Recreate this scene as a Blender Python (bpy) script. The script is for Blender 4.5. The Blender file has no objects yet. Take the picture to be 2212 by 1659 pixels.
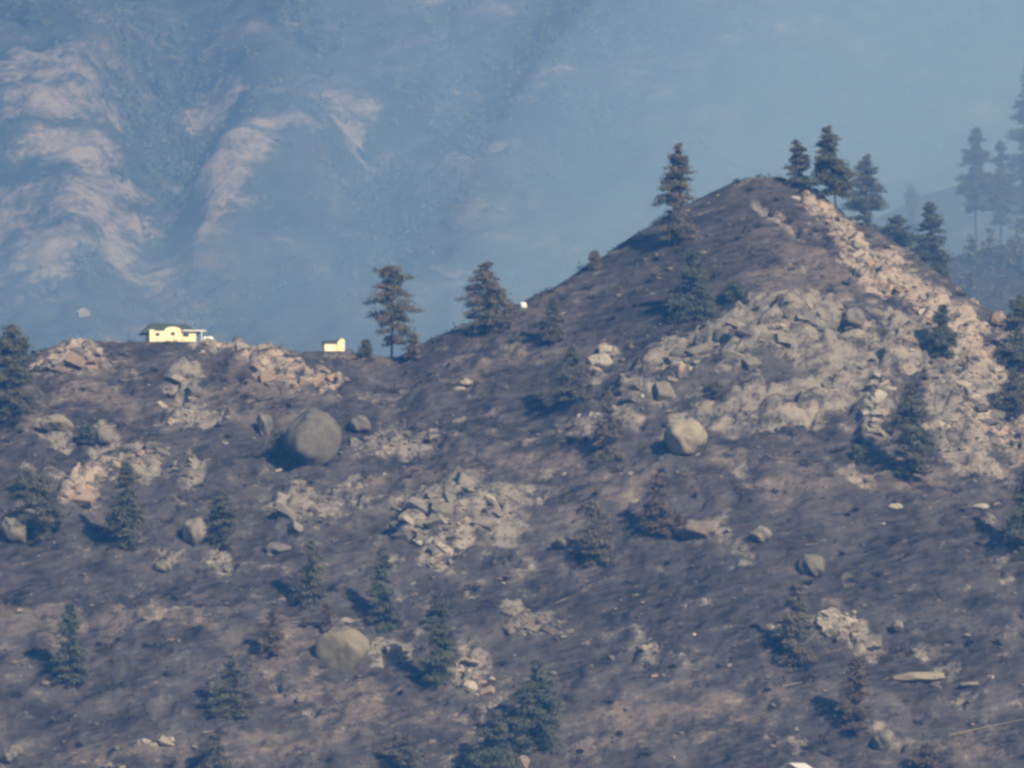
import bpy, bmesh, math, random
import numpy as np
from mathutils import Vector, Matrix

# ------------------------------------------------------------------ camera, sky, sun, exposure
sc = bpy.context.scene
F = 14565.0                       # focal length in units of a 2212 px wide picture
PITCH = math.radians(4.0)
CP, SP = math.cos(PITCH), math.sin(PITCH)
cam_d = bpy.data.cameras.new('camera'); cam = bpy.data.objects.new('camera', cam_d)
sc.collection.objects.link(cam); sc.camera = cam
cam_d.sensor_width = 36.0; cam_d.lens = 36.0 * F / 2212.0
cam_d.clip_start = 1.0; cam_d.clip_end = 20000.0
cam.location = (0, 0, 0); cam.rotation_euler = (math.radians(90) + PITCH, 0, 0)

SUN_DIR = Vector((0.57, -0.76, 0.58)).normalized()      # towards the sun
SUN_EL = math.asin(SUN_DIR.z); SUN_AZ = math.atan2(SUN_DIR.x, SUN_DIR.y)
w = bpy.data.worlds.new('World'); sc.world = w; w.use_nodes = True
nt = w.node_tree; nt.nodes.clear()
sky = nt.nodes.new('ShaderNodeTexSky'); sky.sky_type = 'NISHITA'; sky.sun_disc = False
sky.sun_elevation = SUN_EL; sky.sun_rotation = SUN_AZ
bg = nt.nodes.new('ShaderNodeBackground'); bg.inputs['Strength'].default_value = 0.062
wo = nt.nodes.new('ShaderNodeOutputWorld')
nt.links.new(sky.outputs[0], bg.inputs[0]); nt.links.new(bg.outputs[0], wo.inputs[0])

sun_d = bpy.data.lights.new('sun', 'SUN'); sun = bpy.data.objects.new('sun', sun_d)
sc.collection.objects.link(sun)
sun_d.energy = 4.3; sun_d.angle = math.radians(0.55); sun_d.color = (1.0, 0.92, 0.84)
sun.rotation_euler = (-SUN_DIR).to_track_quat('-Z', 'Y').to_euler()

sc.view_settings.view_transform = 'Standard'; sc.view_settings.look = 'None'
sc.view_settings.exposure = 0.32; sc.view_settings.gamma = 1.0
sc.view_settings.use_curve_mapping = False
sc.render.engine = 'CYCLES'
sc.cycles.max_bounces = 4; sc.cycles.diffuse_bounces = 2; sc.cycles.volume_bounces = 1
sc.cycles.use_denoising = True
sc.cycles.filter_width = 2.9       # the photograph is a soft long-zoom picture

HAZE_DENSITY, HAZE_COLOR = 1.5e-4, (0.07, 0.34, 1.0)
SMOKE_DENSITY, SMOKE_COLOR = 5.0e-4, (0.40, 0.60, 1.0)

# ------------------------------------------------------------------ helpers
COL = sc.collection
RNG = np.random.default_rng(7)
random.seed(7)

def link(o, parent=None):
    COL.objects.link(o)
    if parent is not None: o.parent = parent
    return o

def tag(o, label=None, cat=None, group=None, kind=None):
    if label: o['label'] = label
    if cat: o['category'] = cat
    if group: o['group'] = group
    if kind: o['kind'] = kind
    return o

def empty(name, loc, rz=0.0):
    o = bpy.data.objects.new(name, None); link(o)
    o.location = loc; o.rotation_euler = (0, 0, rz); o.empty_display_size = 0.5
    return o

def mesh_obj(name, verts, faces, mat, parent=None, smooth=False):
    me = bpy.data.meshes.new(name)
    if isinstance(verts, np.ndarray) and isinstance(faces, np.ndarray):
        n, k = faces.shape
        me.vertices.add(len(verts)); me.vertices.foreach_set('co', verts.astype(np.float32).ravel())
        me.loops.add(n * k); me.loops.foreach_set('vertex_index', faces.astype(np.int32).ravel())
        me.polygons.add(n); me.polygons.foreach_set('loop_start', np.arange(0, n * k, k, dtype=np.int32))
        me.update(calc_edges=True); me.validate()
    else:
        me.from_pydata([tuple(v) for v in verts], [], [tuple(f) for f in faces]); me.update()
    if mat is not None: me.materials.append(mat)
    if smooth: me.polygons.foreach_set('use_smooth', [True] * len(me.polygons))
    return link(bpy.data.objects.new(name, me), parent)

class MB:
    """collects boxes, prisms and tubes into one mesh"""
    def __init__(s): s.v, s.f = [], []
    def add(s, v, f):
        b = len(s.v); s.v += [tuple(p) for p in v]; s.f += [tuple(i + b for i in q) for q in f]; return s
    def box(s, x0, x1, y0, y1, z0, z1):
        return s.add([(x0,y0,z0),(x1,y0,z0),(x1,y1,z0),(x0,y1,z0),(x0,y0,z1),(x1,y0,z1),(x1,y1,z1),(x0,y1,z1)],
                     [(0,3,2,1),(4,5,6,7),(0,1,5,4),(1,2,6,5),(2,3,7,6),(3,0,4,7)])
    def prism(s, prof, y0, y1):           # profile in x,z swept along y
        n = len(prof)
        return s.add([(x, y0, z) for x, z in prof] + [(x, y1, z) for x, z in prof],
                     [tuple(range(n)), tuple(range(2*n-1, n-1, -1))] + [(i, n+i, n+(i+1) % n, (i+1) % n) for i in range(n)])
    def tube(s, pts, rad, n=8):
        pts = [Vector(p) for p in pts]; b = len(s.v); m = len(pts)
        for i, p in enumerate(pts):
            d = (pts[min(i+1, m-1)] - pts[max(i-1, 0)]).normalized()
            a = d.orthogonal().normalized(); c = d.cross(a)
            r = rad[i] if isinstance(rad, (list, tuple, np.ndarray)) else rad
            for k in range(n):
                t = 2*math.pi*k/n
                s.v.append(tuple(p + (a*math.cos(t) + c*math.sin(t))*r))
        for i in range(m-1):
            for k in range(n):
                s.f.append((b+i*n+k, b+i*n+(k+1) % n, b+(i+1)*n+(k+1) % n, b+(i+1)*n+k))
        s.f.append(tuple(b+k for k in reversed(range(n)))); s.f.append(tuple(b+(m-1)*n+k for k in range(n)))
        return s
    def build(s, name, mat, parent=None, smooth=False): return mesh_obj(name, s.v, s.f, mat, parent, smooth)

def _hash(ix, iy, seed):
    h = (ix.astype(np.int64) * 374761393 + iy.astype(np.int64) * 668265263 + seed * 1442695041) & 0xffffffff
    h = ((h ^ (h >> 13)) * 1274126177) & 0xffffffff
    return ((h ^ (h >> 16)) & 0xffffff) / float(0xffffff)

def vnoise(x, y, seed=0):
    ix, iy = np.floor(x), np.floor(y); fx, fy = x - ix, y - iy
    g = 0
    ux = fx*fx*fx*(fx*(fx*6-15)+10); uy = fy*fy*fy*(fy*(fy*6-15)+10)
    def grad(dx, dy):
        a = _hash(ix+dx, iy+dy, seed) * 6.2831853
        return np.cos(a)*(fx-dx) + np.sin(a)*(fy-dy)
    n0 = grad(0,0)*(1-ux) + grad(1,0)*ux; n1 = grad(0,1)*(1-ux) + grad(1,1)*ux
    return (n0*(1-uy) + n1*uy) * 1.5

def fbm(x, y, wl, oct=4, seed=0, gain=0.5):
    s, a, t = 0.0, 1.0, 0.0
    for i in range(oct):
        s = s + a*vnoise(x/wl + 17.3*i, y/wl - 9.1*i, seed+i); t += a; a *= gain; wl *= 0.5
    return s / t

def cells(x, y, wl, seed=0):
    """blocky facets: tilted planes per random cell -> broken rock relief; returns height and edge distance"""
    gx, gy = x/wl, y/wl; ix, iy = np.floor(gx), np.floor(gy)
    d1 = np.full(x.shape, 9.0); d2 = np.full(x.shape, 9.0); h = np.zeros(x.shape)
    for dx in (-1, 0, 1):
        for dy in (-1, 0, 1):
            cx, cy = ix+dx, iy+dy
            px = cx + _hash(cx, cy, seed); py = cy + _hash(cx, cy, seed+5)
            d = np.hypot(gx-px, gy-py)
            hh = _hash(cx, cy, seed+9) + (_hash(cx, cy, seed+11)-.5)*(gx-px)*1.4 + (_hash(cx, cy, seed+13)-.2)*(gy-py)*1.2
            near = d < d1
            d2 = np.where(near, d1, np.minimum(d2, d)); h = np.where(near, hh, h); d1 = np.where(near, d, d1)
    return h, d2 - d1

def smooth01(t): t = np.clip(t, 0, 1); return t*t*(3-2*t)

def ray(u, v):
    a, b = (u-1106.0)/F, (829.5-v)/F
    return np.array([a, CP - SP*b, SP + CP*b])
def at_y(u, v, y):
    d = ray(u, v); return d * (y / d[1])
def project(x, y, z):
    depth = y*CP + z*SP; up = -y*SP + z*CP
    return 1106.0 + F*x/depth, 829.5 - F*up/depth

# ------------------------------------------------------------------ materials
MATS = {}
def new_mat(name):
    m = bpy.data.materials.new(name); m.use_nodes = True
    m.node_tree.nodes.clear(); MATS[name] = m
    return m, m.node_tree

def N(t, kind, **kw):
    n = t.nodes.new(kind)
    for k, v in kw.items():
        if k in n.inputs: n.inputs[k].default_value = v
        else: setattr(n, k, v)
    return n

def noise(t, vec, scale, detail=5, rough=0.6, stretch=None):
    n = N(t, 'ShaderNodeTexNoise', Scale=scale, Detail=detail, Roughness=rough)
    if stretch is not None:
        if len(stretch) > 3:
            mr_ = N(t, 'ShaderNodeMapping'); mr_.inputs['Rotation'].default_value = (0, stretch[3], 0)
            t.links.new(vec, mr_.inputs['Vector']); vec = mr_.outputs[0]
        mp = N(t, 'ShaderNodeMapping'); mp.inputs['Scale'].default_value = stretch[:3]
        t.links.new(vec, mp.inputs['Vector']); vec = mp.outputs[0]
    t.links.new(vec, n.inputs['Vector'])
    return n.outputs['Fac']

def ramp(t, fac, stops):
    r = N(t, 'ShaderNodeValToRGB'); cr = r.color_ramp
    while len(cr.elements) < len(stops): cr.elements.new(0.5)
    for e, (p, c) in zip(cr.elements, stops):
        e.position = p; e.color = (c[0], c[1], c[2], 1) if isinstance(c, tuple) else (c, c, c, 1)
    t.links.new(fac, r.inputs[0]); return r.outputs[0]

def mix(t, fac, a, b):
    m = N(t, 'ShaderNodeMix', data_type='RGBA')
    for s, x in ((m.inputs[0], fac), (m.inputs[6], a), (m.inputs[7], b)):
        if hasattr(x, 'is_linked'): t.links.new(x, s)
        elif isinstance(x, tuple): s.default_value = (*x, 1)
        else: s.default_value = x
    return m.outputs[2]

def math_n(t, op, a, b, clamp=False):
    m = N(t, 'ShaderNodeMath', operation=op); m.use_clamp = clamp
    for s, x in ((m.inputs[0], a), (m.inputs[1], b)):
        if hasattr(x, 'is_linked'): t.links.new(x, s)
        else: s.default_value = x
    return m.outputs[0]

def surface(t, color, rough=0.9, bump=None, dist=0.2, strength=0.6, spec=0.15):
    p = N(t, 'ShaderNodeBsdfPrincipled'); p.inputs['Roughness'].default_value = rough
    p.inputs['Specular IOR Level'].default_value = spec
    if hasattr(color, 'is_linked'): t.links.new(color, p.inputs['Base Color'])
    else: p.inputs['Base Color'].default_value = (*color, 1)
    if bump is not None:
        b = N(t, 'ShaderNodeBump', Strength=strength, Distance=dist)
        t.links.new(bump, b.inputs['Height']); t.links.new(b.outputs[0], p.inputs['Normal'])
    o = N(t, 'ShaderNodeOutputMaterial'); t.links.new(p.outputs[0], o.inputs[0])

def attr(t, name):
    a = N(t, 'ShaderNodeAttribute'); a.attribute_name = name; return a.outputs['Fac']

def ground_material(name, char, ash, tan, rock_lo, rock_hi, pink, k=1.0):
    m, t = new_mat(name)
    pos = N(t, 'ShaderNodeNewGeometry').outputs['Position']
    big = noise(t, pos, 0.045*k, 6, 0.6)
    mid = noise(t, pos, 0.22*k, 7, 0.65, (0.7, 0.6, 1.4, 0.25))
    streak = noise(t, pos, 0.5*k, 6, 0.7, (0.35, 0.3, 1.9, 0.28))
    fine = noise(t, pos, 1.6*k, 5, 0.7)
    lump = noise(t, pos, 0.10*k, 5, 0.62, (0.8, 0.7, 1.2, 0.2))
    burn = ramp(t, math_n(t, 'ADD', math_n(t, 'MULTIPLY', lump, 0.45), math_n(t, 'ADD', math_n(t, 'MULTIPLY', mid, 0.30), math_n(t, 'MULTIPLY', streak, 0.25))),
                [(0.38, char), (0.47, tuple(c*0.5+a*0.5 for c, a in zip(char, ash))), (0.55, ash), (0.66, tuple(1.7*a for a in ash))])
    tan_m = math_n(t, 'ADD', math_n(t, 'MULTIPLY', attr(t, 'tan'), 0.75), math_n(t, 'SUBTRACT', math_n(t, 'MULTIPLY', big, 0.9), 0.55))
    tan_m = math_n(t, 'ADD', tan_m, math_n(t, 'MULTIPLY', math_n(t, 'SUBTRACT', mid, 0.5), 1.4))
    tan_m = math_n(t, 'ADD', tan_m, math_n(t, 'MULTIPLY', math_n(t, 'SUBTRACT', lump, 0.5), 1.6))
    tan_m = ramp(t, math_n(t, 'ADD', tan_m, math_n(t, 'MULTIPLY', math_n(t, 'SUBTRACT', streak, 0.5), 0.9)), [(0.15, 0.0), (0.70, 1.0)])
    tan_c = ramp(t, fine, [(0.3, tuple(c*0.6 for c in tan)), (0.7, tan)])
    c1 = mix(t, tan_m, burn, tan_c)
    fl = noise(t, pos, 0.9*k, 4, 0.6, (0.45, 0.4, 1.7, 0.28))
    c1 = mix(t, ramp(t, fl, [(0.61, 0.0), (0.72, 0.5)]), c1, tuple(1.25*x for x in tan))
    c1 = mix(t, ramp(t, fl, [(0.32, 0.6), (0.42, 0.0)]), c1, char)
    rm = math_n(t, 'ADD', math_n(t, 'MULTIPLY', attr(t, 'rock'), 0.66), math_n(t, 'MULTIPLY', math_n(t, 'SUBTRACT', mid, 0.5), 2.6))
    rm = math_n(t, 'ADD', rm, math_n(t, 'MULTIPLY', math_n(t, 'SUBTRACT', fine, 0.5), 1.3))
    rock_m = ramp(t, rm, [(0.28, 0.0), (0.72, 1.0)])
    ch = ramp(t, math_n(t, 'ADD', attr(t, 'char'), math_n(t, 'MULTIPLY', math_n(t, 'SUBTRACT', mid, 0.5), 1.2)), [(0.25, 0.0), (0.85, 0.85)])
    c1 = mix(t, ch, c1, ramp(t, streak, [(0.40, tuple(0.8*x for x in char)), (0.60, tuple(0.75*x for x in ash))]))
    rk = ramp(t, math_n(t, 'ADD', math_n(t, 'MULTIPLY', fine, 0.45), math_n(t, 'MULTIPLY', mid, 0.55)), [(0.33, rock_lo), (0.62, rock_hi)])
    rk = mix(t, math_n(t, 'MAXIMUM', ramp(t, big, [(0.54, 0.0), (0.72, 0.6)]), math_n(t, 'MULTIPLY', attr(t, 'warm'), ramp(t, fine, [(0.3, 0.4), (0.6, 1.0)]))), rk, pink)
    c2 = mix(t, rock_m, c1, rk)
    surface(t, c2, 0.95, math_n(t, 'ADD', math_n(t, 'MULTIPLY', mid, 1.0), math_n(t, 'MULTIPLY', fine, 0.4)), 0.8/k, 0.9)
    return m

M_GROUND = ground_material('burnt_ground', (0.025, 0.024, 0.027), (0.096, 0.089, 0.090), (0.210, 0.177, 0.156),
                           (0.115, 0.107, 0.095), (0.285, 0.262, 0.232), (0.41, 0.335, 0.275))
M_MOUNT = ground_material('mountain_ground', (0.022, 0.028, 0.028), (0.062, 0.066, 0.062), (0.16, 0.13, 0.11),
                          (0.11, 0.097, 0.095), (0.27, 0.225, 0.212), (0.27, 0.22, 0.205), 0.16)

def rock_material(name, lo, hi, stain=(0.10, 0.10, 0.09), scale=1.0):
    m, t = new_mat(name)
    pos = N(t, 'ShaderNodeNewGeometry').outputs['Position']
    a = noise(t, pos, 0.35*scale, 7, 0.65); b = noise(t, pos, 1.7*scale, 5, 0.7, (0.6, 0.6, 1.6))
    rnd = N(t, 'ShaderNodeObjectInfo').outputs['Random']
    c = ramp(t, math_n(t, 'ADD', math_n(t, 'MULTIPLY', b, 0.75), math_n(t, 'MULTIPLY', rnd, 0.25)), [(0.30, lo), (0.68, hi)])
    c = mix(t, ramp(t, a, [(0.50, 0.0), (0.66, 0.75)]), c, stain)
    surface(t, c, 0.92, b, 0.25, 0.7)
    return m

M_ROCK = rock_material('grey_rock', (0.11, 0.104, 0.094), (0.27, 0.245, 0.212))
M_PINK = rock_material('pink_rock', (0.19, 0.145, 0.118), (0.40, 0.30, 0.235), (0.16, 0.13, 0.11))
M_WHITE = rock_material('white_rock', (0.22, 0.20, 0.172), (0.46, 0.415, 0.35), (0.22, 0.20, 0.17))
M_BOULDER = rock_material('boulder_granite', (0.125, 0.116, 0.098), (0.27, 0.248, 0.200), (0.10, 0.094, 0.082), 1.0)
M_TANROCK = rock_material('tan_granite', (0.20, 0.182, 0.142), (0.32, 0.292, 0.225), (0.17, 0.155, 0.125), 1.0)
M_DULL = rock_material('dull_granite', (0.10, 0.096, 0.086), (0.20, 0.19, 0.165), (0.075, 0.073, 0.068), 0.6)
M_DARKROCK = rock_material('dark_rock', (0.07, 0.065, 0.07), (0.17, 0.155, 0.145), (0.05, 0.05, 0.05))
M_BROWNROCK = rock_material('brown_rock', (0.11, 0.095, 0.082), (0.21, 0.178, 0.15), (0.09, 0.08, 0.07))

def foliage_material(name, lo, hi):
    m, t = new_mat(name)
    pos = N(t, 'ShaderNodeNewGeometry').outputs['Position']
    c = ramp(t, noise(t, pos, 0.9, 3, 0.6), [(0.3, lo), (0.7, hi)])
    d = N(t, 'ShaderNodeBsdfDiffuse'); t.links.new(c, d.inputs[0])
    tr = N(t, 'ShaderNodeBsdfTranslucent'); t.links.new(c, tr.inputs[0])
    mx = N(t, 'ShaderNodeMixShader'); mx.inputs[0].default_value = 0.10
    t.links.new(d.outputs[0], mx.inputs[1]); t.links.new(tr.outputs[0], mx.inputs[2])
    o = N(t, 'ShaderNodeOutputMaterial'); t.links.new(mx.outputs[0], o.inputs[0])
    return m

M_GREEN = foliage_material('green_needles', (0.080, 0.094, 0.070), (0.160, 0.174, 0.124))
M_SCORCH = foliage_material('scorched_needles', (0.115, 0.108, 0.085), (0.235, 0.212, 0.160))
M_OLIVE = foliage_material('olive_needles', (0.092, 0.098, 0.072), (0.190, 0.186, 0.132))
M_BROWN = foliage_material('brown_needles', (0.105, 0.084, 0.068), (0.205, 0.165, 0.125))
M_DRY = foliage_material('dry_grass', (0.12, 0.10, 0.075), (0.30, 0.24, 0.17))
M_CHAR = foliage_material('charred_twigs', (0.015, 0.016, 0.020), (0.050, 0.046, 0.046))

def plain(name, color, rough=0.7, var=0.12, scale=1.2, bump=0.02):
    m, t = new_mat(name)
    pos = N(t, 'ShaderNodeNewGeometry').outputs['Position']
    n = noise(t, pos, scale, 5, 0.6)
    c = ramp(t, n, [(0.3, tuple(x*(1-var) for x in color)), (0.7, tuple(min(x*(1+var), 0.95) for x in color))])
    surface(t, c, rough, n, bump, 0.4, 0.3)
    return m

M_BARK = plain('bark', (0.085, 0.062, 0.050), 0.95, 0.4, 1.5, 0.1)
M_CREAM = plain('cream_stucco', (0.86, 0.76, 0.50), 0.8, 0.04)
M_ROOF = plain('dark_roof', (0.055, 0.075, 0.075), 0.85, 0.25)
M_TRIM = plain('white_trim', (0.78, 0.78, 0.74), 0.6, 0.05)
M_WHITEPAINT = plain('white_paint', (0.84, 0.82, 0.74), 0.45, 0.04)
M_BEIGE = plain('beige_wall', (0.55, 0.42, 0.31), 0.8, 0.1)
M_PALEROOF = plain('pale_metal_roof', (0.62, 0.63, 0.62), 0.45, 0.05)
M_GLASS = plain('window_glass', (0.04, 0.045, 0.05), 0.12, 0.1)
M_STEEL = plain('dark_steel', (0.05, 0.05, 0.055), 0.6, 0.2)
M_WOOD = plain('grey_deadwood', (0.24, 0.20, 0.16), 0.9, 0.3)

# ------------------------------------------------------------------ the burnt hill
Y0 = 1475.0
SKY = [(-700,900),(-300,860),(0,806),(60,768),(130,744),(200,739),(300,742),(450,741),(560,747),(650,756),(700,762),(780,768),(860,772),
       (905,744),(1000,706),(1100,668),(1200,618),(1300,556),(1400,490),(1480,444),(1560,405),(1620,384),(1680,381),(1740,400),
       (1800,440),(1860,482),(1920,515),(1980,553),(2050,612),(2120,672),(2180,694),(2260,735),(2400,790),(2700,850),(3200,900)]
su = np.array([p[0] for p in SKY], float); sv = np.array([p[1] for p in SKY], float)
uu = np.linspace(-700, 3200, 800); vv = np.interp(uu, su, sv)
kern = np.exp(-0.5*(np.arange(-8, 9)/2.2)**2); kern /= kern.sum()
vv = np.convolve(np.pad(vv, 8, 'edge'), kern, 'valid')
# distance of the crest: higher crests lie farther back; smoothed so that the crest runs gently
vs = np.convolve(np.pad(vv, 60, 'edge'), np.ones(121)/121, 'valid')
yr = Y0 + (1755 - vs)*0.11*1.95
pts = np.array([at_y(a, b, c) for a, b, c in zip(uu, vv, yr)])
RX, RY, RZ = pts[:, 0], pts[:, 1], pts[:, 2]
Z0 = at_y(1106, 1755, Y0)[2]

def axis(fine0, fine1, step, c0, c1, growth=1.25, maxstep=25):
    a = list(np.arange(fine0, fine1+1e-6, step)); s = step; x = fine1; out = []
    while x < c1: s = min(s*growth, maxstep); x += s; out.append(x)
    s = step; x = fine0; lo = []
    while x > c0: s = min(s*growth, maxstep); x -= s; lo.append(x)
    return np.array(lo[::-1] + a + out)

GX = axis(-142, 142, 0.5, -900, 900); GY = axis(1476, 1775, 0.5, 1200, 2250)
X, Y = np.meshgrid(GX, GY)

def base_height(X, Y):
    yr_ = np.interp(X, RX, RY); zr_ = np.interp(X, RX, RZ)
    s = (Y - Y0)/(yr_ - Y0)
    p = np.where(s > 0, 1.30*s - 0.30*s*s, 1.30*s)
    front = Z0 + (zr_ - Z0)*np.where(s > 1, 1 + 0.70*(s-1), p)
    back = zr_ - 0.55*(Y - yr_)
    k = 1.2
    return -k*np.logaddexp(-front/k, -back/k) + k*math.log(2)

Hb = base_height(X, Y)
U, V = project(X, Y, Hb)          # where the bare slope lies in the picture, to lay out what grows on it

def ell(u, v, ru, rv, rot=0.0, warp=0.25, soft=0.5, seed=0):
    a = math.radians(rot); du, dv = U-u, -(V-v)
    p, q = (du*math.cos(a) + dv*math.sin(a))/ru, (-du*math.sin(a) + dv*math.cos(a))/rv
    r = np.hypot(p, q) + WARP*warp
    return smooth01((1 + soft - r)/(2*soft))
WARP = fbm(X, Y, 14, 4, 31)*2.0

# broad lie of the land
H = Hb.copy()
ridge_fade = smooth01((np.interp(X, RX, RY) - Y)/45.0 + 0.05)
H += fbm(X, Y, 55, 3, 3)*5.0*ridge_fade + fbm(X, Y, 18, 3, 8)*2.2*ridge_fade
def bump(u, v, ru, rv, h, rot=0.0, soft=0.5, warp=0.25):
    global H
    H = H + h*ell(u, v, ru, rv, rot, warp, soft)
bump(1560, 775, 230, 60, 5.0, 22, 0.45, 0.12)      # rock dome on the near flank of the peak
bump(1800, 740, 150, 80, 4.0, -10, 0.6)
bump(1350, 690, 160, 45, -2.5, 22, 0.6)            # hollow behind it
bump(1900, 890, 45, 80, 4.5, -15, 0.4)
bump(2080, 800, 120, 120, 3.5, -40, 0.7)
bump(230, 1040, 130, 40, 4.5, 38, 0.45)            # pink spur
bump(980, 1110, 150, 70, 4.0, 8, 0.45)
bump(660, 1120, 90, 50, 3.0, 0, 0.5)
bump(620, 810, 120, 30, 2.5, -8, 0.5)
bump(150, 775, 80, 30, 2.0, 20, 0.5)
bump(1150, 1360, 90, 40, 2.5, -10, 0.5)
bump(1830, 1375, 90, 40, 2.0, -20, 0.6)
bump(640, 1390, 170, 50, 2.0, 0, 0.7)
bump(560, 945, 330, 25, -2.5, 5, 0.8)
bump(1000, 890, 200, 35, -2.5, 5, 0.8)
bump(1100, 1280, 300, 40, -2.0, 5, 0.8)
bump(380, 1270, 300, 35, -2.0, 0, 0.8)

rock = np.zeros_like(H)
for e in [(1600,745,215,62,21), (1470,800,160,36,27), (1780,735,150,80,-10), (1810,830,110,50,0), (1650,850,120,35,5), (1350,870,60,50,10),
          (1770,445,45,26,-35), (1830,510,55,42,-40), (1900,580,75,45,-40), (1985,640,85,45,-38), (2080,710,90,50,-35), (2190,760,70,50,-35),
          (2000,770,130,70,-35), (2110,850,110,90,-40), (2190,940,70,60,-40), (2070,930,110,55,-35), (1900,880,42,80,-15), (1700,480,70,14,-30),
          (660,1105,90,48,0), (985,1085,165,48,8), (960,1170,75,50,40), (1080,1120,70,55,0),
          (300,1000,60,36,30), (190,1065,85,30,38), (400,1000,40,35,0), (600,805,75,26,-10), (690,828,45,26,0), (150,770,85,30,18), (520,752,120,10,-3),
          (1150,1350,75,30,-10), (1300,772,28,38,60), (400,835,42,40,0), (225,940,40,32,0), (120,920,45,30,0), (430,895,90,22,0),
          (1830,1360,85,38,-22), (1015,1445,35,45,-60), (840,1412,50,28,15), (1600,900,200,30,5), (1330,920,90,25,0), (830,950,110,28,0)]:
    rock = np.maximum(rock, ell(*e, warp=0.45, soft=0.35))
rock = np.maximum(rock, 0.66*smooth01(fbm(X, Y*0.8, 15, 4, 231)*4.0-0.75)*ridge_fade)
tan = np.zeros_like(H)
for e in [(640,1385,190,60,5), (970,1010,260,36,3), (1260,1070,190,40,5), (790,1560,230,55,-5), (300,1350,170,45,0), (800,775,85,22,-5), (1700,560,180,70,-10),
          (1080,785,190,18,10), (1880,1030,260,26,2), (2080,1610,150,45,10), (1480,1540,220,60,10), (600,1610,140,28,0), (300,1620,160,22,0), (1960,1400,150,18,0),
          (1650,1020,160,60,0), (520,860,180,60,0), (180,850,150,70,10), (1330,640,40,10,25), (2150,1560,120,14,12), (900,640,10,10,0), (1150,670,60,14,30), (90,1330,120,40,0)]:
    tan = np.maximum(tan, 0.75*ell(*e, warp=0.6, soft=0.7))

char = np.zeros_like(H)
for e in [(560,940,330,36,3), (1000,880,220,36,5), (1500,1290,350,80,5), (1130,1290,200,36,5), (1960,1200,260,110,0), (2000,1430,250,80,0), (1600,1620,220,45,8), (100,1000,110,60,0),
          (380,1255,200,26,0), (180,1575,150,28,0), (1470,600,210,70,32), (1400,715,190,30,15), (1200,835,150,45,8), (1260,1400,160,45,10), (60,1240,110,60,0), (940,760,120,24,20)]:
    char = np.maximum(char, 0.9*ell(*e, warp=0.6, soft=0.8))

warm = np.zeros_like(H)
for e in [(1780,455,60,30,-35), (1850,525,70,45,-40), (1920,595,75,45,-42), (2000,660,85,45,-40), (2090,730,80,45,-38), (2190,940,90,60,-42), (600,805,80,30,-8), (690,828,50,28,0), (170,1075,80,34,38), (150,770,80,30,15)]:
    warm = np.maximum(warm, ell(*e, warp=0.4, soft=0.6))

# broken rock relief where the ground is bare rock, hummocks elsewhere
wx, wy = X + 2.2*fbm(X, Y, 7, 3, 61), Y + 2.2*fbm(X, Y, 7, 3, 63)
c1, e1 = cells(wx*0.8, wy*0.7, 5.0, 41); c2, e2 = cells(wx, wy*0.9, 2.1, 47); c0, e0 = cells(wx*0.6, wy*0.6, 8.0, 43)
H += rock*((c0-0.5)*3.0 + (c1-0.5)*2.4 + (c2-0.5)*0.9 - 0.7*smooth01(1-e1*4) - 0.9*smooth01(1-e0*5) + fbm(X, Y, 2.6, 3, 67)*0.6)
# small ledges and steps following the contours here and there
tq = (H + fbm(X, Y, 20, 4, 81)*5.0)/6.5; tf = tq - np.floor(tq)
H += smooth01(fbm(X, Y, 38, 3, 83)*2.2 + 0.25)*2.2*(smooth01((tf-0.3)/0.4) - tf)*ridge_fade*(1-rock)
H += (fbm(X, Y, 8.5, 4, 71)*2.8 + fbm(X, Y, 1.6, 2, 77)*0.28)*(0.35 + 0.65*ridge_fade)*(1 - 0.5*rock)
peak_smooth = ell(1480, 560, 260, 110, 30, 0.1, 0.5)
SM = Hb + fbm(X, Y, 25, 3, 5)*1.2*ridge_fade + fbm(X, Y, 4, 3, 6)*0.35
H = H*(1-peak_smooth*0.8*(1-rock)) + SM*peak_smooth*0.8*(1-rock)

# level pads where the buildings stand
def height(x, y):
    x = np.asarray(x, float); y = np.asarray(y, float)
    i = np.clip(np.searchsorted(GX, x)-1, 0, len(GX)-2); j = np.clip(np.searchsorted(GY, y)-1, 0, len(GY)-2)
    fx = (x-GX[i])/(GX[i+1]-GX[i]); fy = (y-GY[j])/(GY[j+1]-GY[j])
    return (H[j,i]*(1-fx) + H[j,i+1]*fx)*(1-fy) + (H[j+1,i]*(1-fx) + H[j+1,i+1]*fx)*fy

YS = np.arange(1400.0, 1900.0, 0.2)
def at(u, v):
    """the point of the hill seen at a place of the photograph (None above the crest)"""
    d = ray(u, v); t = YS/d[1]
    hit = np.nonzero(d[2]*t < height(d[0]*t, YS))[0]
    if len(hit) == 0: return None
    t = t[hit[0]]; p = d*t; p[2] = height(p[0], p[1]); return p
def on_hill(u, v):
    for k in range(60):
        p = at(u, v + 2*k)
        if p is not None: return p
    raise ValueError((u, v))

def grid_mesh(name, X, Y, Z, mat, attrs, smooth=True):
    ny, nx = X.shape
    idx = np.arange(nx*ny).reshape(ny, nx)
    f = np.stack([idx[:-1,:-1], idx[:-1,1:], idx[1:,1:], idx[1:,:-1]], -1).reshape(-1, 4)
    o = mesh_obj(name, np.stack([X, Y, Z], -1).reshape(-1, 3), f, mat)
    if smooth: o.data.polygons.foreach_set('use_smooth', np.ones(len(o.data.polygons), bool))
    for k, a in attrs.items():
        at_ = o.data.attributes.new(k, 'FLOAT', 'POINT'); at_.data.foreach_set('value', a.astype(np.float32).ravel())
    return tag(o, kind='structure')

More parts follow.
